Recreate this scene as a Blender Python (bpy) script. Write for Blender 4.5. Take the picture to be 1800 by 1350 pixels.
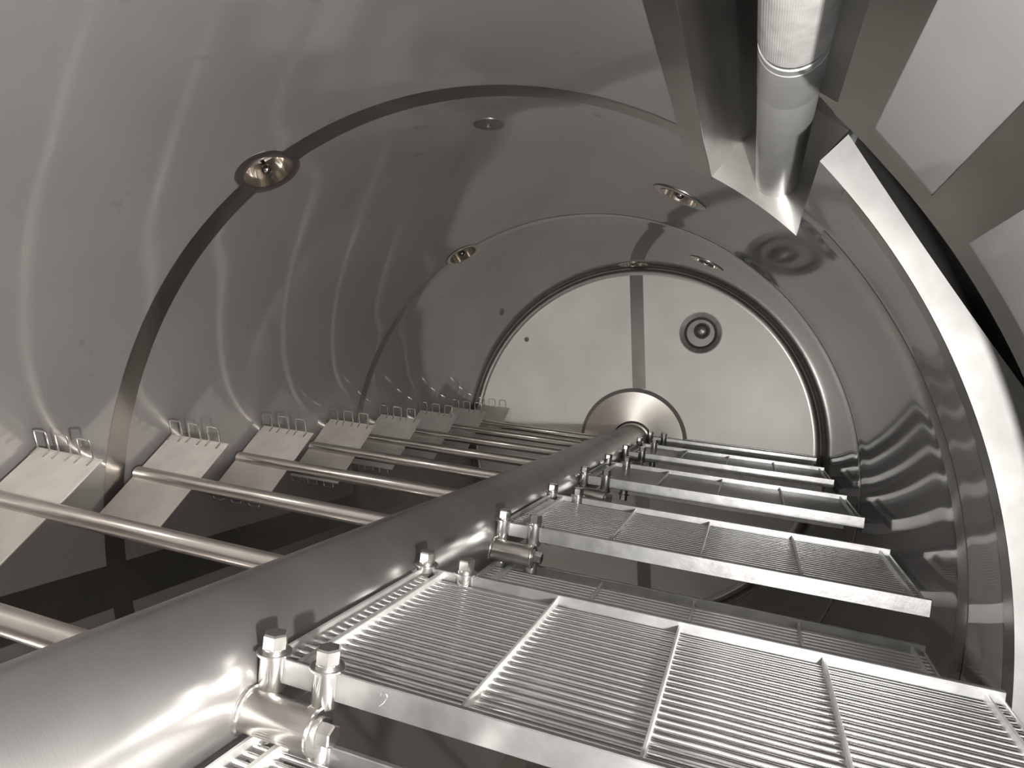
import bpy, bmesh, math, random
import numpy as np
from mathutils import Vector, Matrix

# ------------------------------------------------------------------ reset
for o in list(bpy.data.objects):
    bpy.data.objects.remove(o, do_unlink=True)
scene = bpy.context.scene
COL = scene.collection
PI = math.pi
rnd = random.Random(4)

# ------------------------------------------------------------------ camera
F_PX = 1191.5
right = Vector((0.9423865, 0.3335031, -0.0261409))
up = Vector((0.0246433, 0.0087211, 0.9996583))
fwd = Vector((-0.3336171, 0.9427087, 0.0))
cam_data = bpy.data.cameras.new('camera')
cam_data.sensor_width = 36.0
cam_data.lens = F_PX / 1800.0 * 36.0
cam_data.clip_start = 0.02
cam_data.clip_end = 50
cam = bpy.data.objects.new('camera', cam_data)
COL.objects.link(cam)
m = Matrix((
    (right.x, up.x, -fwd.x, 0.65684),
    (right.y, up.y, -fwd.y, 0.0),
    (right.z, up.z, -fwd.z, 0.34805),
    (0, 0, 0, 1)))
cam.matrix_world = m
scene.camera = cam

# ------------------------------------------------------------------ world, lamps, exposure
world = bpy.data.worlds.new('world')
scene.world = world
world.use_nodes = True
bg = world.node_tree.nodes['Background']
bg.inputs[0].default_value = (0.93, 0.97, 1.0, 1)
bg.inputs[1].default_value = 0.3


def lamp(name, kind, loc, energy, color, size):
    l = bpy.data.lights.new(name, kind)
    l.energy = energy
    l.color = color
    if kind == 'POINT':
        l.shadow_soft_size = size
    o = bpy.data.objects.new(name, l)
    o.location = loc
    COL.objects.link(o)
    return o


# hand lamp lying low on the right, just below the frame
lamp('work_lamp', 'POINT', (0.86, 0.05, 0.08), 128.0, (1.0, 0.98, 0.955), 0.022)

scene.view_settings.view_transform = 'Standard'
scene.view_settings.look = 'None'
scene.view_settings.gamma = 1.0
scene.view_settings.use_curve_mapping = False
scene.view_settings.exposure = 0.08


# ------------------------------------------------------------------ materials
def new_mat(name):
    mt = bpy.data.materials.new(name)
    mt.use_nodes = True
    nt = mt.node_tree
    for n in list(nt.nodes):
        nt.nodes.remove(n)
    out = nt.nodes.new('ShaderNodeOutputMaterial')
    return mt, nt, out


def metal(name, col, rough, rough2=None, mix=0.5, scale=(6, 6, 6), var=0.10, bump=0.0,
          bscale=60.0, stretch=(1, 1, 1), aniso=0.0, spots=0.0, graze=0.0, metallic=1.0, edge=1.0):
    """Steel: one or two metallic lobes, cloudy tint variation and fine relief."""
    mt, nt, out = new_mat(name)
    N, L = nt.nodes.new, nt.links.new
    tc = N('ShaderNodeTexCoord')
    mp = N('ShaderNodeMapping')
    mp.inputs['Scale'].default_value = scale
    L(tc.outputs['Object'], mp.inputs['Vector'])
    nz = N('ShaderNodeTexNoise')
    nz.inputs['Scale'].default_value = 1.0
    nz.inputs['Detail'].default_value = 4.0
    L(mp.outputs[0], nz.inputs['Vector'])
    rp = N('ShaderNodeValToRGB')
    rp.color_ramp.elements[0].position = 0.3
    rp.color_ramp.elements[1].position = 0.7
    rp.color_ramp.elements[0].color = tuple(c * (1 - var) for c in col) + (1,)
    rp.color_ramp.elements[1].color = tuple(min(1, c * (1 + var)) for c in col) + (1,)
    L(nz.outputs['Fac'], rp.inputs[0])
    colout = rp.outputs[0]
    if spots > 0:
        sp = N('ShaderNodeTexNoise')
        sp.inputs['Scale'].default_value = 14.0
        sp.inputs['Detail'].default_value = 2.0
        L(tc.outputs['Object'], sp.inputs['Vector'])
        sr = N('ShaderNodeValToRGB')
        sr.color_ramp.elements[0].position = 0.70
        sr.color_ramp.elements[1].position = 0.74
        sr.color_ramp.elements[0].color = (1, 1, 1, 1)
        v = 1 - spots
        sr.color_ramp.elements[1].color = (v, v, v, 1)
        L(sp.outputs['Fac'], sr.inputs[0])
        mx = N('ShaderNodeMixRGB')
        mx.blend_type = 'MULTIPLY'
        mx.inputs[0].default_value = 1.0
        L(colout, mx.inputs[1])
        L(sr.outputs[0], mx.inputs[2])
        colout = mx.outputs[0]
    bnode = None
    if bump > 0:
        m2 = N('ShaderNodeMapping')
        m2.inputs['Scale'].default_value = stretch
        L(tc.outputs['Object'], m2.inputs['Vector'])
        bz = N('ShaderNodeTexNoise')
        bz.inputs['Scale'].default_value = bscale
        bz.inputs['Detail'].default_value = 3.0
        L(m2.outputs[0], bz.inputs['Vector'])
        bnode = N('ShaderNodeBump')
        bnode.inputs['Strength'].default_value = bump
        bnode.inputs['Distance'].default_value = 0.002
        L(bz.outputs['Fac'], bnode.inputs['Height'])

    def lobe(r):
        p = N('ShaderNodeBsdfPrincipled')
        p.inputs['Metallic'].default_value = metallic
        p.inputs['Roughness'].default_value = r
        p.inputs['Anisotropic'].default_value = aniso
        p.inputs['Specular Tint'].default_value = (edge, edge, edge, 1)
        if aniso > 0:               # turned finish: brushing runs round the axis
            tn = N('ShaderNodeTangent')
            tn.direction_type = 'RADIAL'
            tn.axis = 'Y'
            L(tn.outputs[0], p.inputs['Tangent'])
        L(colout, p.inputs['Base Color'])
        if bnode:
            L(bnode.outputs[0], p.inputs['Normal'])
        return p
    a = lobe(rough)
    if rough2 is None:
        L(a.outputs[0], out.inputs[0])
    else:
        b = lobe(rough2)
        ms = N('ShaderNodeMixShader')
        ms.inputs[0].default_value = mix
        if graze > 0:               # rolled sheet turns glossy at grazing angles
            lw = N('ShaderNodeLayerWeight')
            lw.inputs['Blend'].default_value = 0.5
            mr = N('ShaderNodeMapRange')
            mr.inputs['From Min'].default_value = 0.35
            mr.inputs['From Max'].default_value = 0.95
            mr.inputs['To Min'].default_value = mix
            mr.inputs['To Max'].default_value = mix - graze
            L(lw.outputs['Facing'], mr.inputs['Value'])
            L(mr.outputs[0], ms.inputs[0])
        L(a.outputs[0], ms.inputs[1])
        L(b.outputs[0], ms.inputs[2])
        L(ms.outputs[0], out.inputs[0])
    return mt


M = {}
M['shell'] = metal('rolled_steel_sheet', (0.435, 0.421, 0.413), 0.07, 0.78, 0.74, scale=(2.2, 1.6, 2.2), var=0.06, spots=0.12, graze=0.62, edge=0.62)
M['band'] = metal('ground_weld_steel', (0.36, 0.345, 0.32), 0.22, 0.42, 0.35, scale=(7, 7, 7), var=0.10, bump=0.05, bscale=180)
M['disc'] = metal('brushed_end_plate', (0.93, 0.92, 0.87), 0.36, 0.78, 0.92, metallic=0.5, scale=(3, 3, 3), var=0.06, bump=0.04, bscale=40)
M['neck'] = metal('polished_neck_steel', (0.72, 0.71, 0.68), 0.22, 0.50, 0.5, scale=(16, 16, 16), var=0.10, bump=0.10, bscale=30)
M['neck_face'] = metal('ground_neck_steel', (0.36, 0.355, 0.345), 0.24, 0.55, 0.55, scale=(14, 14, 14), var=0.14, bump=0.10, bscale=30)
M['slot'] = metal('brushed_slot_steel', (0.40, 0.385, 0.365), 0.18, 0.38, 0.4, scale=(30, 3, 30), var=0.20, bump=0.10, bscale=60, stretch=(1, 4, 1))
M['shaft'] = metal('satin_shaft_steel', (0.37, 0.362, 0.352), 0.27, 0.60, 0.55, scale=(5, 9, 5), var=0.12, bump=0.05, bscale=90, stretch=(1, 5, 1))
M['rod'] = metal('satin_rod_steel', (0.74, 0.70, 0.65), 0.16, 0.36, 0.35, scale=(9, 9, 9), var=0.08)
M['stub'] = metal('satin_stub_steel', (0.50, 0.48, 0.45), 0.18, 0.38, 0.4, scale=(9, 9, 9), var=0.08)
M['blade'] = metal('blade_steel', (0.86, 0.83, 0.78), 0.34, 0.65, 0.7, scale=(9, 9, 9), var=0.10)
M['wire'] = metal('bright_wire_steel', (0.74, 0.72, 0.68), 0.22)
M['frame'] = metal('pickled_frame_steel', (0.46, 0.46, 0.455), 0.26, 0.46, 0.45, scale=(30, 30, 30), var=0.16, bump=0.12, bscale=90)
M['cross'] = metal('pickled_flat_bar', (0.72, 0.72, 0.70), 0.30, 0.66, 0.75, scale=(30, 30, 30), var=0.10)
M['bars'] = metal('drawn_bar_steel', (0.72, 0.72, 0.71), 0.18, 0.34, 0.3, scale=(10, 10, 10), var=0.06)
M['bolt'] = metal('bright_bolt_steel', (0.66, 0.65, 0.63), 0.14, 0.36, 0.35, scale=(40, 40, 40), var=0.08)
M['hub'] = metal('turned_hub_steel', (0.66, 0.63, 0.57), 0.30, 0.5, 0.4, scale=(5, 5, 5), var=0.08, aniso=0.8)
M['well'] = metal('polished_well_steel', (0.84, 0.79, 0.72), 0.06, 0.28, 0.35, var=0.04)
M['ball'] = metal('polished_nozzle_steel', (0.34, 0.33, 0.32), 0.07, var=0.03)
M['well_rim'] = metal('ground_rim_steel', (0.40, 0.38, 0.36), 0.20, 0.4, 0.4, var=0.08)
M['dark'] = metal('recess_shade_steel', (0.24, 0.235, 0.23), 0.5, var=0.1)  # dark tone paints in the shade of slot back, neck gap and port
M['tube'] = metal('tube_steel', (0.46, 0.46, 0.455), 0.32, 0.6, 0.6, metallic=0.8, scale=(20, 20, 20), var=0.06, bump=0.05, bscale=120)
M['groove'] = metal('groove_steel', (0.20, 0.19, 0.18), 0.4, var=0.05)


def mesh_sleeve_mat():
    mt, nt, out = new_mat('woven_wire_mesh')
    N, L = nt.nodes.new, nt.links.new
    tc = N('ShaderNodeTexCoord')
    w = []
    for k, ax in enumerate(('X', 'Y')):
        wv = N('ShaderNodeTexWave')
        wv.wave_type = 'BANDS'
        wv.bands_direction = ax
        wv.inputs['Scale'].default_value = 120.0 if ax == 'X' else 130.0
        wv.inputs['Distortion'].default_value = 1.2
        L(tc.outputs['Object'], wv.inputs['Vector'])
        w.append(wv)
    mx = N('ShaderNodeMath')
    mx.operation = 'MAXIMUM'
    L(w[0].outputs['Fac'], mx.inputs[0])
    L(w[1].outputs['Fac'], mx.inputs[1])
    nz = N('ShaderNodeTexNoise')
    nz.inputs['Scale'].default_value = 45.0
    L(tc.outputs['Object'], nz.inputs['Vector'])
    rp = N('ShaderNodeValToRGB')
    rp.color_ramp.elements[0].color = (0.28, 0.27, 0.26, 1)
    rp.color_ramp.elements[1].color = (0.56, 0.55, 0.535, 1)
    L(nz.outputs['Fac'], rp.inputs[0])
    bp = N('ShaderNodeBump')
    bp.inputs['Strength'].default_value = 0.5
    bp.inputs['Distance'].default_value = 0.001
    L(mx.outputs[0], bp.inputs['Height'])
    p = N('ShaderNodeBsdfPrincipled')
    p.inputs['Metallic'].default_value = 0.35
    p.inputs['Roughness'].default_value = 0.5
    L(rp.outputs[0], p.inputs['Base Color'])
    L(bp.outputs[0], p.inputs['Normal'])
    L(p.outputs[0], out.inputs[0])
    return mt


M['mesh'] = mesh_sleeve_mat()


# ------------------------------------------------------------------ mesh builder
class MB:
    def __init__(self):
        self.v, self.f, self.s = [], [], []

    def add(self, verts, faces, smooth=False):
        b = len(self.v)
        self.v += [tuple(p) for p in verts]
        for f in faces:
            self.f.append([b + i for i in f])
            self.s.append(smooth)

    def box(self, x0, x1, y0, y1, z0, z1, ch=0.0, fn=None):
        """Box with small 45 degree chamfers (ch)."""
        c = ch
        ids, V = {}, []
        for ix, x in enumerate((x0, x1)):
            for iy, y in enumerate((y0, y1)):
                for iz, z in enumerate((z0, z1)):
                    sx, sy, sz = (1 if ix == 0 else -1), (1 if iy == 0 else -1), (1 if iz == 0 else -1)
                    for k in range(3):
                        p = [x + sx * c, y + sy * c, z + sz * c]
                        p[k] = (x, y, z)[k]
                        ids[(ix, iy, iz, k)] = len(V)
                        V.append(Vector(p))
        F = []
        for k in range(3):
            a, b = (k + 1) % 3, (k + 2) % 3
            for s in (0, 1):
                q = []
                for (i, j) in ((0, 0), (1, 0), (1, 1), (0, 1)):
                    t = [0, 0, 0]
                    t[k], t[a], t[b] = s, i, j
                    q.append(ids[tuple(t) + (k,)])
                F.append(q if s else q[::-1])
        if c > 0:
            for k in range(3):
                a, b = (k + 1) % 3, (k + 2) % 3
                for i in (0, 1):
                    for j in (0, 1):
                        t0, t1 = [0, 0, 0], [0, 0, 0]
                        t0[k], t0[a], t0[b] = 0, i, j
                        t1[k], t1[a], t1[b] = 1, i, j
                        q = [ids[tuple(t0) + (a,)], ids[tuple(t1) + (a,)], ids[tuple(t1) + (b,)], ids[tuple(t0) + (b,)]]
                        F.append(q if i == j else q[::-1])
            for ix in (0, 1):
                for iy in (0, 1):
                    for iz in (0, 1):
                        q = [ids[(ix, iy, iz, k)] for k in range(3)]
                        F.append(q if (ix + iy + iz) % 2 else q[::-1])
        if fn:
            V = [fn(p) for p in V]
        self.add(V, F)

    def lathe(self, p0, axis, prof, n=24, cap0=True, cap1=True, smooth=True, hexa=None):
        """Profile [(t, r), ...] turned around axis from p0."""
        p0, ax = Vector(p0), Vector(axis).normalized()
        t = Vector((0, 0, 1)) if abs(ax.z) < 0.9 else Vector((1, 0, 0))
        u = ax.cross(t).normalized()
        w = ax.cross(u).normalized()
        V, F = [], []
        for (d, r) in prof:
            for i in range(n):
                a = 2 * PI * (i + 0.5) / n
                V.append(p0 + ax * d + u * (r * math.cos(a)) + w * (r * math.sin(a)))
        for k in range(len(prof) - 1):
            for i in range(n):
                j = (i + 1) % n
                F.append([k * n + i, (k + 1) * n + i, (k + 1) * n + j, k * n + j])
        self.add(V, F, smooth)
        e = len(prof) - 1
        caps = []
        if cap0:
            caps.append(list(range(n)))
        if cap1:
            caps.append([e * n + i for i in range(n)][::-1])
        self.add(V, [], False)
        b = len(self.v) - len(V)
        for c in caps:
            self.f.append([b + i for i in c])
            self.s.append(False)

    def path_tube(self, pts, r, n=8, closed=False):
        pts = [Vector(p) for p in pts]
        m_ = len(pts)
        V, F = [], []
        prev = None
        for i, p in enumerate(pts):
            if closed:
                d = pts[(i + 1) % m_] - pts[i - 1]
            else:
                d = pts[min(i + 1, m_ - 1)] - pts[max(i - 1, 0)]
            d.normalize()
            if prev is None:
                t = Vector((0, 0, 1)) if abs(d.z) < 0.9 else Vector((1, 0, 0))
                u = d.cross(t).normalized()
            else:
                u = (prev - d * prev.dot(d)).normalized()
            prev = u
            w = d.cross(u)
            for k in range(n):
                a = 2 * PI * k / n
                V.append(p + u * (r * math.cos(a)) + w * (r * math.sin(a)))
        for i in range(m_ if closed else m_ - 1):
            i2 = (i + 1) % m_
            for k in range(n):
                k2 = (k + 1) % n
                F.append([i * n + k, i * n + k2, i2 * n + k2, i2 * n + k])
        if not closed:
            F.append(list(range(n))[::-1])
            F.append([(m_ - 1) * n + k for k in range(n)])
        self.add(V, F, True)

    def mesh(self, name, mat):
        me = bpy.data.meshes.new(name)
        me.from_pydata(self.v, [], self.f)
        me.polygons.foreach_set('use_smooth', self.s)
        bm = bmesh.new()
        bm.from_mesh(me)
        loose = [v for v in bm.verts if not v.link_faces]
        bmesh.ops.delete(bm, geom=loose, context='VERTS')
        bmesh.ops.remove_doubles(bm, verts=bm.verts, dist=1e-6)
        bmesh.ops.recalc_face_normals(bm, faces=bm.faces)
        bm.to_mesh(me)
        bm.free()
        me.set_sharp_from_angle(angle=32 * PI / 180)
        me.materials.append(mat)
        return me


def link(name, me, parent=None, loc=None):
    o = bpy.data.objects.new(name, me)
    COL.objects.link(o)
    if parent is not None:
        o.parent = parent
    if loc is not None:
        o.location = loc
    return o


def thing(name, label, cat, loc=(0, 0, 0), rot=(0, 0, 0), group=None):
    o = bpy.data.objects.new(name, None)
    o.empty_display_size = 0.02
    COL.objects.link(o)
    o.location = loc
    o.rotation_euler = rot
    o['label'] = label
    o['category'] = cat
    if group:
        o['group'] = group
    return o


def structure(name, me, parent=None):
    o = link(name, me, parent)
    o['kind'] = 'structure'
    return o


# ------------------------------------------------------------------ the tank shell
R = 1.0
Y0, YD = -0.9, 3.934
D2R = PI / 180
LAM = -0.1312                      # tilt of the rotor arms


def interp(th, pts):
    return float(np.interp(th, [p[0] for p in pts], [p[1] for p in pts]))


def y_far(th):      # far edge of the side door
    return 1.147 - 7.0e-5 * (th - 6.0) ** 2


def y_near(th):     # near edge of the side door
    return interp(th, [(-30, 0.88), (20, 0.893), (26, 0.89), (36, 0.885), (40.9, 0.876)])


def y_slot(th):     # far end of the top slot
    return interp(th, [(40.9, 1.603), (54.5, 1.631)])


TH_A, TH_B, TH_LOW = 40.9, 54.5, -30.0


def bump_r(th, y):
    """Slight waviness the weld seams leave in the rolled sheet."""
    d = 0.0
    for yb, amp, wd in ((1.38, 0.0030, 0.075), (2.575, 0.0032, 0.10)):
        d += amp * np.exp(-((y - yb) / wd) ** 2)
    d = d + 0.00025 * np.sin(y * 5.1 + 0.6 * np.sin(th * 2.0)) * np.sin(th * 1.5 + 0.4)
    return d


def shell_pt(th, y, off=0.0):
    r = R - bump_r(th, y) - off
    return np.stack([r * np.cos(th), y, r * np.sin(th)], -1)


WELLS = [(117.2, 1.380), (117.2, 2.577), (61.8, 2.027), (61.6, 3.225), (87.3, 3.800)]
HOLE = 0.058


def shell_patch(th0, th1, ylo, yhi, dth=0.6, dy=0.0125, off=0.0, holes=True):
    n = max(2, int(round((th1 - th0) / dth)) + 1)
    ths = np.linspace(th0, th1, n)
    lo = np.array([ylo(t) for t in ths])
    hi = np.array([yhi(t) for t in ths])
    k = max(2, int(round((hi - lo).max() / dy)) + 1)
    s = np.linspace(0, 1, k)
    Y = lo[:, None] * (1 - s) + hi[:, None] * s
    T = np.repeat((ths * D2R)[:, None], k, 1)
    Pn = shell_pt(T, Y, off)
    e = 1e-4
    du = shell_pt(T + e, Y, off) - shell_pt(T - e, Y, off)
    dv = shell_pt(T, Y + e, off) - shell_pt(T, Y - e, off)
    nm = np.cross(du, dv)
    nm /= np.linalg.norm(nm, axis=-1, keepdims=True)
    nm *= -np.sign((nm * Pn * np.array([1, 0, 1])).sum(-1, keepdims=True))
    idx = np.arange(n * k).reshape(n, k)
    q = np.stack([idx[:-1, :-1], idx[:-1, 1:], idx[1:, 1:], idx[1:, :-1]], -1).reshape(-1, 4)
    V = Pn.reshape(-1, 3)
    if holes:
        Yv, Tv = Y.reshape(-1), T.reshape(-1)
        bad = np.zeros(len(V), bool)
        for (tc, yc) in WELLS:
            dt = (Tv - tc * D2R + PI) % (2 * PI) - PI
            bad |= (dt ** 2 + (Yv - yc) ** 2) < (HOLE + 0.004) ** 2
        q = q[~bad[q].any(1)]
    return V, q, nm.reshape(-1, 3)


def mesh_np(name, patches, mat):
    Vs, Qs, Ns, b = [], [], [], 0
    for V, q, n in patches:
        Vs.append(V)
        Qs.append(q + b)
        Ns.append(n)
        b += len(V)
    V, Q, Nn = np.concatenate(Vs), np.concatenate(Qs), np.concatenate(Ns)
    # wind faces so that they look at the axis
    a = np.cross(V[Q[:, 1]] - V[Q[:, 0]], V[Q[:, 2]] - V[Q[:, 0]])
    flip = (a * Nn[Q[:, 0]]).sum(1) < 0
    Q[flip] = Q[flip][:, ::-1]
    me = bpy.data.meshes.new(name)
    me.vertices.add(len(V))
    me.vertices.foreach_set('co', V.astype(np.float32).ravel())
    me.loops.add(Q.size)
    me.loops.foreach_set('vertex_index', Q.astype(np.int32).ravel())
    me.polygons.add(len(Q))
    me.polygons.foreach_set('loop_start', np.arange(0, Q.size, 4, dtype=np.int32))
    me.polygons.foreach_set('use_smooth', np.ones(len(Q), bool))
    me.update()
    me.validate()
    me.normals_split_custom_set_from_vertices(Nn.astype(np.float32).tolist())
    me.materials.append(mat)
    return me


c0 = lambda t: Y0
cD = lambda t: YD - 0.038
shell = structure('wall_round', mesh_np('wall_round', [
    shell_patch(TH_B, 360 + TH_LOW, c0, cD),
    shell_patch(TH_LOW, TH_A, c0, y_near),
    shell_patch(TH_LOW, TH_A, y_far, cD),
    shell_patch(TH_A, TH_B, y_slot, cD)], M['shell']))
shell['label'] = 'wide tank wall of rolled grey steel sheet arching over the shaft'


def band(th0, th1, ylo, yhi, holes=True, label=None):
    o = structure('weld_band', mesh_np('weld_band', [
        shell_patch(th0, th1, ylo, yhi, dth=0.6 if th1 - th0 > 20 else 0.4, dy=0.012, off=0.0009, holes=holes)], M['band']), shell)
    if label:
        o['label'] = label
    return o


k_ = lambda v: (lambda t: v)
# circumferential seams: left + top, then the right-hand side beyond the slot
band(TH_B + 3.2, 360 + TH_LOW, k_(1.351), k_(1.411), label='broad dark ground weld band round the tank')
band(TH_LOW, TH_A - 3.0, k_(1.351), k_(1.411))
band(-180, 180, k_(2.556), k_(2.600))
band(-180, 180, k_(3.838), k_(3.893))
# longitudinal seams
band(28.9, 32.5, c0, lambda t: y_near(t) - 0.055)
band(TH_A - 3.0, TH_A, c0, lambda t: y_near(t) - 0.0)
band(TH_B, TH_B + 3.2, c0, k_(1.66))
band(186.5, 193.0, c0, k_(3.83))
band(TH_LOW, TH_A - 3.0, lambda t: y_near(t) - 0.055, y_near)
band(TH_LOW, TH_A - 3.0, y_far, lambda t: y_far(t) + 0.040)
band(258, 263, c0, k_(3.83))

lip = structure('trim_5', mesh_np('trim_5', [shell_patch(TH_A, 42.4, lambda t: y_near(TH_A) - 0.030 + 0.010 * (t - TH_A) / 1.5, lambda t: y_near(TH_A) - 0.010 * (t - TH_A) / 1.5, dth=0.3)], M['band']))
lip['label'] = 'small lip where the near wall meets the slot'

# ------------------------------------------------------------------ slot and door neck
SD = Vector((math.cos(45 * D2R), 0, math.sin(45 * D2R)))      # direction out through the slot
SDEP = 0.24


def pol(th, y, r=1.0):
    return Vector((r * math.cos(th * D2R), y, r * math.sin(th * D2R)))


mb = MB()
ys = np.linspace(Y0, y_slot(TH_B), 40)
for a, b in zip(ys[:-1], ys[1:]):                      # left wall
    p, q = pol(TH_B, a), pol(TH_B, b)
    mb.add([p, q, q + SD * SDEP, p + SD * SDEP], [[0, 1, 2, 3]])
structure('wall_slot_left', mb.mesh('wall_slot_left', M['slot']))
mb = MB()
for (ya, yb) in ((Y0, y_near(TH_A)), (y_far(TH_A), y_slot(TH_A))):
    p, q = pol(TH_A, ya), pol(TH_A, yb)
    mb.add([p, q, q + SD * SDEP, p + SD * SDEP], [[0, 1, 2, 3]])
structure('wall_slot_right', mb.mesh('wall_slot_right', M['slot']))
mb = MB()
n = 24
for i in range(n):                                     # far end wall of the slot
    ta, tb = TH_A + (TH_B - TH_A) * i / n, TH_A + (TH_B - TH_A) * (i + 1) / n
    p, q = pol(ta, y_slot(ta)), pol(tb, y_slot(tb))
    mb.add([p, q, q + SD * SDEP, p + SD * SDEP], [[0, 1, 2, 3]])
structure('wall_slot_end', mb.mesh('wall_slot_end', M['neck']))
mb = MB()
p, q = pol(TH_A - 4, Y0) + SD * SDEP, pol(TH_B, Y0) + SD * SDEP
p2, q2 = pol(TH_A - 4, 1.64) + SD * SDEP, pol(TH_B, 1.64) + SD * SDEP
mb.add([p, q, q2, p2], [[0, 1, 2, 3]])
structure('wall_slot_back', mb.mesh('wall_slot_back', M['dark']))  # back wall coloured dark for the shade deep in the slot


def r_out(th):
    return min(1.28, 1.036 / math.cos((th - 31.5) * D2R))


mb = MB()
n = 60
T = [TH_LOW + (TH_A - TH_LOW) * i / n for i in range(n + 1)]
for ta, tb in zip(T[:-1], T[1:]):
    ya, yb = y_far(ta), y_far(tb)
    mb.add([pol(ta, ya), pol(tb, yb), pol(tb, yb, r_out(tb)), pol(ta, ya, r_out(ta))], [[0, 1, 2, 3]])
    mb.add([pol(ta, ya, r_out(ta)), pol(tb, yb, r_out(tb)), pol(tb, 1.26, r_out(tb)), pol(ta, 1.26, r_out(ta))], [[0, 1, 2, 3]])
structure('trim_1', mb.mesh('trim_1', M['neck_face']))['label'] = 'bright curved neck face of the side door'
mb = MB()
for ta, tb in zip(T[:-1], T[1:]):
    ya, yb = y_near(ta), y_near(tb)
    mb.add([pol(ta, ya), pol(tb, yb), pol(tb, yb, r_out(tb)), pol(ta, ya, r_out(ta))], [[0, 1, 2, 3]])
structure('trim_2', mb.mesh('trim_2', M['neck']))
mb = MB()
for ta, tb in zip(T[:-1], T[1:]):
    mb.add([pol(ta, 0.80, r_out(ta) + 0.03), pol(tb, 0.80, r_out(tb) + 0.03), pol(tb, 1.26, r_out(tb) + 0.03), pol(ta, 1.26, r_out(ta) + 0.03)], [[0, 1, 2, 3]])
    for yy in (0.80, 1.26):
        mb.add([pol(ta, yy, 1.004 if yy < 1 else r_out(ta) - 0.03), pol(tb, yy, 1.004 if yy < 1 else r_out(tb) - 0.03), pol(tb, yy, r_out(tb) + 0.03), pol(ta, yy, r_out(ta) + 0.03)], [[0, 1, 2, 3]])
structure('added_neck_box', mb.mesh('added_neck_box', M['dark']))  # closing box added against light leaks; dark colour stands for the gap's shade

# ------------------------------------------------------------------ end walls
mb = MB()
prof = [(0.0, 0.02), (0.0, 0.30), (0.0, 0.62), (0.0, 0.962)]
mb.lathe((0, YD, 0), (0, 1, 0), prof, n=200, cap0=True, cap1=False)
far = structure('wall_far', mb.mesh('wall_far', M['disc']))
far['label'] = 'bright round end plate closing the tank'
mb = MB()
prof = [(-0.0005, 0.957), (-0.0025, 0.958), (-0.0025, 0.962)]
mb.lathe((0, YD, 0), (0, 1, 0), prof, n=200, cap0=False, cap1=False)
structure('trim_3', mb.mesh('trim_3', M['neck']))['label'] = 'thin bright rim of the end plate'
mb = MB()
prof = [(0.0, 0.962)]
for k in range(1, 9):                                   # knuckle rolling into the shell
    a = PI / 2 * k / 8
    prof.append((-0.038 + 0.038 * math.cos(a), 0.962 + 0.038 * math.sin(a)))
mb.lathe((0, YD, 0), (0, 1, 0), prof, n=200, cap0=False, cap1=False)
structure('trim_4', mb.mesh('trim_4', M['band']))['label'] = 'dark rounded corner between end plate and tank wall'  # weld band steel borrowed to paint in the dark gap ring
for (za, zb) in ((0.30, 0.957), (-0.957, -0.30)):
    mb = MB()
    mb.box(0.005, 0.080, YD - 0.0016, YD, za, zb, 0.0004)
    o = structure('weld_band', mb.mesh('weld_band_end', M['band']), far)
mb = MB()
mb.lathe((0, Y0, 0), (0, 1, 0), [(0, 0.55), (0, 1.0)], n=96, cap0=False, cap1=False)
structure('wall_near', mb.mesh('wall_near', M['shell']))

# ------------------------------------------------------------------ bearing flange and shaft
fl = thing('bearing_flange', 'round turned bearing flange where the shaft meets the bright end plate', 'flange', (0, YD, 0))
mb = MB()
mb.lathe((0, 0, 0), (0, -1, 0), [(0, 0.305), (0.020, 0.305)], n=128, cap0=False, cap1=False)
mb.lathe((0, 0, 0), (0, -1, 0), [(0.020, 0.305), (0.034, 0.284)], n=128, cap0=False, cap1=False)
link('flange_edge', mb.mesh('flange_edge', M['neck']), fl)
mb = MB()
mb.lathe((0, 0, 0), (0, -1, 0), [(0.034, 0.284), (0.037, 0.20), (0.040, 0.118)], n=128, cap0=False, cap1=False)
link('flange_plate', mb.mesh('flange_plate', M['hub']), fl)
mb = MB()
mb.lathe((0, 0, 0), (0, -1, 0), [(0.040, 0.118), (0.037, 0.112), (0.046, 0.108)], n=96, cap0=False, cap1=False)
link('seal_groove', mb.mesh('seal_groove', M['groove']), fl)
mb = MB()
mb.lathe((0, 0, 0), (0, -1, 0), [(0.048, 0.109), (0.062, 0.107), (0.064, 0.098)], n=96, cap0=False, cap1=False)
link('collar_ring', mb.mesh('collar_ring', M['hub']), fl)

RS = 0.097
sh = thing('rotor_shaft', 'thick round steel shaft running down the middle of the tank', 'shaft', (0, Y0, 0))
mb = MB()
mb.lathe((0, 0, 0), (0, 1, 0), [(0.0, RS), (1.0, RS), (2.5, RS), (YD - Y0 - 0.05, RS)], n=128, cap1=False)
link('shaft_tube', mb.mesh('shaft_tube', M['shaft']), sh)

ROTY = -LAM
UX = Vector((math.cos(LAM), 0, math.sin(LAM)))
UZ = Vector((-math.sin(LAM), 0, math.cos(LAM)))


def W(x, y, z):
    return UX * x + UZ * z + Vector((0, y, 0))


# ------------------------------------------------------------------ paddle arms (rod and blade on the left, bolted stub on the right)
def hex_prism(mb, p0, axis, r, h, ch=0.12):
    mb.lathe(p0, axis, [(0, r), (h * (1 - ch), r), (h, r * 0.86)], n=6, smooth=False)


P_ARM, R0_ARM = 0.39525, 0.64145
RX0, RX1 = -0.974, -0.085                               # rod
BX0, BX1, BH = -0.975, -0.766, 0.150                    # blade
BT = PI / 4 * 1.08                                      # blade lean
BV = Vector((0, math.sin(BT), math.cos(BT)))            # up the blade, top edge leans away
BN = Vector((0, -math.cos(BT), math.sin(BT)))           # blade normal, towards the camera


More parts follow.
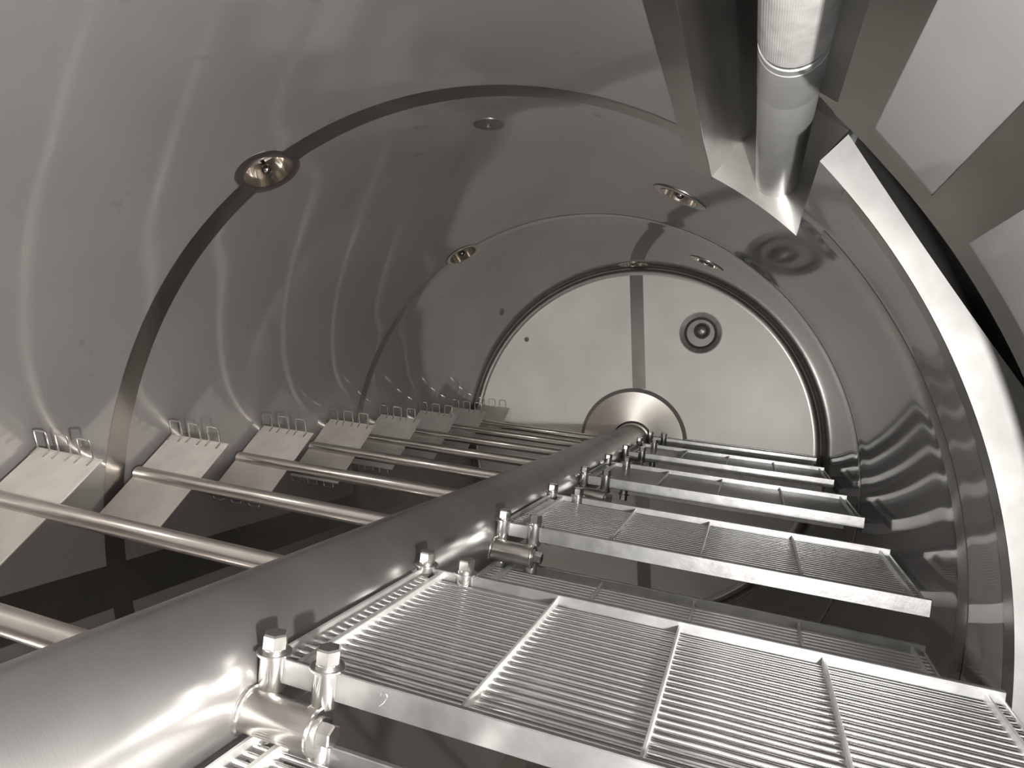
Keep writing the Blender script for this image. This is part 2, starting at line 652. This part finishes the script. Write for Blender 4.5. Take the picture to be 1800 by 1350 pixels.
def arm_meshes():
    d = {}
    mb = MB()
    mb.lathe((RX0, 0, 0), (1, 0, 0), [(0, 0.014), (0.004, 0.0195), (0.3, 0.0195), (RX1 - RX0, 0.0195)], n=32)
    d['rod'] = mb.mesh('arm_rod', M['rod'])
    mb = MB()
    mb.box(BX0, BX1, -BH, BH, -0.002, 0.002, 0.0006,
           fn=lambda p: Vector((p.x, 0, 0)) + BV * p.y + BN * p.z)
    d['blade'] = mb.mesh('paddle_blade', M['blade'])
    loops = []
    for sgn in (1, -1):
        for k in range(3):
            x0 = BX0 + 0.004 + k * 0.070
            x1 = x0 + 0.040
            e = BV * (sgn * (BH - 0.004))
            dirn = (BN * 0.9 + BV * 0.40) * sgn
            dirn.normalize()
            lift = BN * (0.004 * sgn)
            h = 0.046 if sgn > 0 else 0.022

            def pt(x, t):
                return Vector((x, 0, 0)) + e + lift + dirn * t
            foot = BV * (-sgn * 0.022)
            pts = [pt(x0, 0) + foot, pt(x0, 0.0), pt(x0, h * 0.55), pt(x0, h - 0.006), pt(x0 + 0.002, h - 0.001), pt(x0 + 0.007, h),
                   pt(x1 - 0.007, h), pt(x1 - 0.002, h - 0.001), pt(x1, h - 0.006), pt(x1, h * 0.55), pt(x1, 0.0), pt(x1, 0) + foot]
            mb = MB()
            mb.path_tube(pts, 0.0022, 8)
            loops.append(mb.mesh('wire_loop', M['wire']))
    d['loops'] = loops
    mb = MB()
    zs = -0.012
    mb.lathe((0.075, 0, zs), (1, 0, 0), [(0, 0.0245), (0.05, 0.0245), (0.112, 0.0245), (0.1155, 0.0225)], n=40)
    d['stub'] = mb.mesh('mounting_stub', M['stub'])
    mb = MB()
    mb.lathe((0.1885, 0, zs), (1, 0, 0), [(0, 0.0255), (0.003, 0.0265), (0.005, 0.0255)], n=40)
    d['cap'] = mb.mesh('end_cap', M['bolt'])
    mb = MB()
    mb.lathe((0.1935, 0, zs), (1, 0, 0), [(0, 0.017), (0.0025, 0.017), (0.003, 0.0165)], n=28)
    hex_prism(mb, (0.1965, 0, zs), (1, 0, 0), 0.0135, 0.016)
    d['bolt'] = mb.mesh('end_bolt', M['bolt'])
    mb = MB()
    pts = []
    for i in range(40):                                 # weld bead where the stub leaves the shaft
        a = 2 * PI * i / 40
        y, z = 0.0262 * math.cos(a), zs + 0.0262 * math.sin(a)
        pts.append((math.sqrt(max(0, RS ** 2 - z * z)) + 0.001, y, z))
    mb.path_tube(pts, 0.0035, 8, closed=True)
    d['weld'] = mb.mesh('weld_bead', M['bolt'])
    return d


AM = arm_meshes()
ARM_LABELS = [
    'nearest paddle arm, its rod cut off by the bottom left frame edge',
    'second nearest paddle arm, blade cut by the left frame edge',
    'third nearest paddle arm, tilted blade just right of the broad dark wall band',
    'fourth nearest paddle arm on the left, its loops at the foot of the bright wall',
    'fifth nearest paddle arm on the left, blade partly behind the fourth one',
    'sixth paddle arm from the front on the left of the shaft',
    'seventh paddle arm from the front, shaded blade left of the end plate',
    'eighth paddle arm from the front, small dark blade next to last',
    'farthest paddle arm on the left, small dark blade against the bright end plate']
for k in range(9):
    y = R0_ARM + P_ARM * k
    t = thing('paddle_arm', ARM_LABELS[k], 'paddle arm', (0, y, 0), (0, ROTY, 0), 'paddle arms along the shaft')
    link('arm_rod', AM['rod'], t)
    b = link('paddle_blade', AM['blade'], t)
    for lm in AM['loops']:
        link('wire_loop', lm, b)
    s = link('mounting_stub', AM['stub'], t)
    link('end_cap', AM['cap'], s)
    link('end_bolt', AM['bolt'], s)
    link('weld_bead', AM['weld'], s)

# ------------------------------------------------------------------ gratings
GX0, GX1 = 0.103, 0.965
SX = (0.1105, 0.1845)          # clamp sleeve positions
Z0, Z1 = 0.018, 0.052          # frame bars
CROSS = (0.140, 0.348, 0.543, 0.744, 0.942)
BAR_R = 0.0039


def sleeve_mesh(flip):
    s = -1 if flip else 1
    zo = -0.017 if flip else 0.0
    mb = MB()
    mb.lathe((0, 0, zo + s * 0.009), (0, 0, s), [(0, 0.0150), (0.002, 0.0160), (0.042, 0.0160), (0.0435, 0.0150)], n=32)
    a = mb.mesh('clamp_sleeve', M['bolt'])
    mb = MB()
    mb.lathe((0, 0, zo + s * 0.0525), (0, 0, s), [(0, 0.0205), (0.0025, 0.0205), (0.0032, 0.0195)], n=32)
    mb.lathe((0, 0, zo + s * 0.0555), (0, 0, s), [(0, 0.0140), (0.0045, 0.0140)], n=24)
    hex_prism(mb, (0, 0, zo + s * 0.0598), (0, 0, s), 0.0148, 0.0175)
    b = mb.mesh('hex_bolt', M['bolt'])
    return a, b


SLEEVE = {f: sleeve_mesh(f) for f in (False, True)}
GCACHE = {}


def grating_meshes(wd, flip):
    key = (round(wd, 3), flip)
    if key in GCACHE:
        return GCACHE[key]
    s = -1 if flip else 1
    z0, z1 = (Z0, Z1) if not flip else (-0.017 - Z1, -0.017 - Z0)
    d = {}
    rails = []
    for y in (0.0, wd):
        mb = MB()
        mb.box(SX[1] + 0.012, GX1, y - 0.004, y + 0.004, z0, z1, 0.0012)
        mb.box(SX[0] + 0.010, SX[1] - 0.010, y - 0.003, y + 0.003, z0 + 0.002, z1 - 0.002, 0.001)
        rails.append(mb.mesh('side_rail', M['frame']))
    d['rails'] = rails
    ends = []
    mb = MB()
    mb.box(GX0 - 0.003, GX0 + 0.003, 0.014, wd - 0.014, z0 + 0.004, z1 - 0.006, 0.001)
    ends.append(mb.mesh('end_rail', M['cross']))
    mb = MB()
    mb.box(GX1 - 0.004, GX1, 0.003, wd - 0.003, z0 + 0.002, z1 - 0.012, 0.001)
    ends.append(mb.mesh('end_rail', M['cross']))
    d['ends'] = ends
    cr = []
    zc = (z0 + z1) / 2
    for x in CROSS:
        mb = MB()
        t = 0.0021 if x > 0.2 else 0.004
        mb.box(x - t, x + t, 0.003, wd - 0.003, z0 + 0.003, z1 - 0.006, 0.0008)
        cr.append(mb.mesh('cross_bar', M['cross']))
    d['cross'] = cr
    mb = MB()
    mb.lathe((GX0, 0, zc - 0.002), (1, 0, 0), [(0, BAR_R), (GX1 - GX0 - 0.001, BAR_R)], n=12)
    d['bar'] = mb.mesh('grid_bar', M['bars'])
    nb = max(2, int(round(wd / 0.0173)) - 1)
    d['ys'] = [wd * (i + 1) / (nb + 1) for i in range(nb)]
    mb = MB()
    for y in d['ys']:
        mb.lathe((GX0, y, zc - 0.002), (1, 0, 0), [(0, BAR_R), (GX1 - GX0 - 0.001, BAR_R)], n=8)
    d['grid'] = mb.mesh('grid_bars', M['bars'])
    GCACHE[key] = d
    return d


def grating(label, y, wd, flip, single, group):
    d = grating_meshes(wd, flip)
    t = thing('grating_panel', label, 'grating', W(0, y, 0), (0, ROTY, 0), group)
    for me in d['rails']:
        link('side_rail', me, t)
    for me in d['ends']:
        link('end_rail', me, t)
    for me in d['cross']:
        link('cross_bar', me, t)
    a, b = SLEEVE[flip]
    for yy in ((0, wd) if wd > 0.2 else (0,)):
        for x in SX:
            s = link('clamp_sleeve', a, t, (x, yy, 0))
            link('hex_bolt', b, s)
    if single:
        for yy in d['ys']:
            link('grid_bar', d['bar'], t, (0, yy, 0))
    else:
        o = link('grid_bars', d['grid'], t)
        o['kind'] = 'stuff'
    return t


UP_L = ['nearest upper grating, large and brightly lit at bottom right',
        'second upper grating from the front, its long near rail crossing below the end plate',
        'third upper grating from the front, right of the shaft',
        'fourth upper grating from the front, narrow strip near the end plate',
        'farthest upper grating, slim dark strip touching the end plate']
LO_L = ['lower grating in the bottom left corner under the big clamp stub',
        'dim lower grating seen in the gap behind the nearest bright grating',
        'lower grating hanging in the gap behind the second upper grating',
        'lower grating hanging in the gap behind the third upper grating',
        'farthest lower grating, under the fourth upper grating beside the end plate']
Y0_G, P_G, W_G = 0.660, 0.7905, 0.398
for k in range(5):
    wd = W_G if k < 4 else 0.085
    t = grating(UP_L[k], Y0_G + P_G * k, wd, False, k < 2, 'upper gratings right of the shaft')
    if k == 0:
        g1 = t
for k in range(5):
    wd = P_G - W_G
    grating(LO_L[k], Y0_G + P_G * k - wd, wd, True, k < 2, 'lower gratings right of the shaft')

# scratched figure on the near rail of the first grating
mb = MB()
pts = []
for i in range(9):
    a = PI * (1.0 - i / 8 * 1.25)
    pts.append((0.262 + 0.004 * math.cos(a), -0.0042, 0.041 + 0.004 * math.sin(a)))
pts += [(0.2625, -0.0042, 0.0335), (0.2570, -0.0042, 0.0285), (0.2600, -0.0042, 0.0290), (0.2670, -0.0042, 0.0270)]
mb.path_tube(pts, 0.0005, 6)
o = link('scratched_mark', mb.mesh('scratched_mark', M['bolt']), g1)
o['label'] = 'scratched figure 2 on the rail'

# ------------------------------------------------------------------ spray wells in the shell
def well_meshes():
    d = {}
    n, rings = 64, []
    mb = MB()
    V, Fc = [], []
    prof = [(0.058, 0.006), (0.058, -0.0016), (0.062, -0.0030), (0.078, -0.0030), (0.083, -0.0012), (0.0835, 0.004)]
    # local frame: x along the girth, y along the tank, z outwards; follow the wall's curve
    for (r, dz) in prof:
        for i in range(n):
            a = 2 * PI * i / n
            u, v = r * math.cos(a), r * math.sin(a)
            V.append(((R + dz) * math.sin(u), v, (R + dz) * math.cos(u) - R))
    for k in range(len(prof) - 1):
        for i in range(n):
            j = (i + 1) % n
            Fc.append([k * n + i, k * n + j, (k + 1) * n + j, (k + 1) * n + i])
    mb.add(V, Fc, True)
    d['rim'] = mb.mesh('well_rim', M['well_rim'])
    mb = MB()
    mb.lathe((0, 0, -0.004), (0, 0, 1), [(0.0, 0.0575), (0.030, 0.056), (0.062, 0.050), (0.072, 0.040), (0.076, 0.0)], n=64, cap0=False, cap1=False)
    d['cup'] = mb.mesh('well_cup', M['well'])
    mb = MB()
    mb.lathe((0, 0, 0.076), (0, 0, -1), [(0, 0.008), (0.040, 0.008), (0.042, 0.0045), (0.064, 0.0045)], n=20)
    d['stem'] = mb.mesh('nozzle_stem', M['ball'])
    mb = MB()
    prof = []
    for i in range(13):
        a = PI * i / 12
        prof.append((0.013 - 0.013 * math.cos(a), max(0.0004, 0.013 * math.sin(a))))
    mb.lathe((0, 0, 0.018), (0, 0, -1), prof, n=24)
    d['ball'] = mb.mesh('nozzle_ball', M['ball'])
    return d


WM = well_meshes()
W_LABELS = ['large spray well on the broad dark band at upper left',
            'small spray well on the thin left band, in front of the bright end plate',
            'spray well high on the right, just left of the slot corner',
            'far spray well above the end plate, right of its top',
            'flat looking spray well directly above the end plate strip']


def well(label, mat4, s=1.0):
    t = thing('spray_well', label, 'spray nozzle', group='spray nozzles set in the tank')
    t.matrix_world = mat4 @ Matrix.Scale(s, 4)
    link('well_rim', WM['rim'], t)
    link('well_cup', WM['cup'], t)
    s_ = link('nozzle_stem', WM['stem'], t)
    link('nozzle_ball', WM['ball'], s_)
    return t


for (th, y), lab in zip(WELLS, W_LABELS):
    a = th * D2R
    c = Vector((math.cos(a), 0, math.sin(a)))
    tg = Vector((math.sin(a), 0, -math.cos(a)))
    mt = Matrix(((tg.x, 0, c.x, c.x * 0.9995), (0, 1, 0, y), (tg.z, 0, c.z, c.z * 0.9995), (0, 0, 0, 1)))
    # keep a right-handed frame: x = y cross z
    xx = Vector((0, 1, 0)).cross(c)
    mt[0][0], mt[1][0], mt[2][0] = xx
    well(lab, mt)

# sight port with a nozzle on the end plate: a wider, flat version
t = thing('sight_port', 'round port with dark centre on the right half of the end plate', 'port', (0.393, YD, 0.605))
mb = MB()
mb.lathe((0, 0, 0), (0, -1, 0), [(0, 0.117), (0.006, 0.117), (0.016, 0.112), (0.007, 0.086), (0.003, 0.086)], n=72, cap0=False, cap1=False)
link('port_rim', mb.mesh('port_rim', M['bolt']), t)
mb = MB()
mb.lathe((0, 0, 0), (0, -1, 0), [(0.003, 0.0), (0.002, 0.05), (0.002, 0.075), (0.012, 0.0885)], n=72, cap0=False, cap1=False)
link('port_cup', mb.mesh('port_cup', M['dark']), t)  # dark colour gives the shallow cup the shade of a recess
mb = MB()
prof = [(0.0, 0.045)]
for i in range(1, 9):
    a = PI / 2 * i / 8
    prof.append((0.03 * math.sin(a), max(0.006, 0.045 * math.cos(a))))
prof.append((0.042, 0.006))
mb.lathe((0.008, -0.002, 0.012), (0, -1, 0), prof, n=40)
link('port_nozzle', mb.mesh('port_nozzle', M['well_rim']), t)

# little plug low on the left of the end plate
t = thing('plug', 'tiny dark plug on the left half of the bright end plate', 'plug', (-0.632, YD, 0.618))
mb = MB()
mb.lathe((0, 0, 0), (0, -1, 0), [(0, 0.014), (0.006, 0.014), (0.008, 0.011)], n=24)
link('plug_base', mb.mesh('plug_base', M['well_rim']), t)
mb = MB()
hex_prism(mb, (0, -0.008, 0), (0, -1, 0), 0.008, 0.008)
link('plug_head', mb.mesh('plug_head', M['well_rim']), t)

# small flush cover disc in the roof
a = 86.9 * D2R
c = Vector((math.cos(a), 0, math.sin(a)))
xx = Vector((0, 1, 0)).cross(c)
t = thing('cover_disc', 'small flat round cover disc with one screw in the roof', 'cover')
rr = 0.9984
t.matrix_world = Matrix(((xx.x, 0, c.x, c.x * rr), (xx.y, 1, c.y, 1.582), (xx.z, 0, c.z, c.z * rr), (0, 0, 0, 1)))
mb = MB()
mb.lathe((0, 0, 0.004), (0, 0, -1), [(0, 0.039), (0.0042, 0.039), (0.0046, 0.0385)], n=48)
link('disc_plate', mb.mesh('disc_plate', M['well_rim']), t)
mb = MB()
hex_prism(mb, (0, 0, -0.001), (0, 0, -1), 0.006, 0.006)
link('disc_screw', mb.mesh('disc_screw', M['bolt']), t)

# ------------------------------------------------------------------ filter tube lying in the slot
CX, CZ, CR = 0.721, 0.791, 0.046
t = thing('filter_tube', 'long round filter tube with mesh sleeve lying in the top right slot', 'tube', (CX, Y0, CZ))
ym = 0.945 - Y0
mb = MB()
mb.lathe((0, 0, 0), (0, 1, 0), [(0, CR + 0.0005), (0.9, CR + 0.0005), (ym, CR + 0.0005)], n=96)
link('mesh_sleeve', mb.mesh('mesh_sleeve', M['mesh']), t)
mb = MB()
mb.lathe((0, ym, 0), (0, 1, 0), [(0, CR - 0.002), (0.012, CR - 0.002)], n=96, cap0=False, cap1=False)
link('seal_groove', mb.mesh('tube_groove', M['groove']), t)
mb = MB()
mb.lathe((0, ym + 0.012, 0), (0, 1, 0), [(0, CR - 0.002), (0.001, CR), (0.010, CR), (0.011, CR - 0.001), (0.018, CR - 0.001), (0.019, CR), (0.135, CR), (0.136, CR - 0.002)], n=96, cap0=False, cap1=False)
link('end_collar', mb.mesh('end_collar', M['tube']), t)
mb = MB()
mb.lathe((0, ym + 0.148, 0), (0, 1, 0), [(0, CR - 0.002), (0.003, CR - 0.0005), (1.617 - Y0 - ym - 0.148, CR - 0.0005)], n=96, cap0=False, cap1=False)
link('tube_body', mb.mesh('tube_body', M['tube']), t)
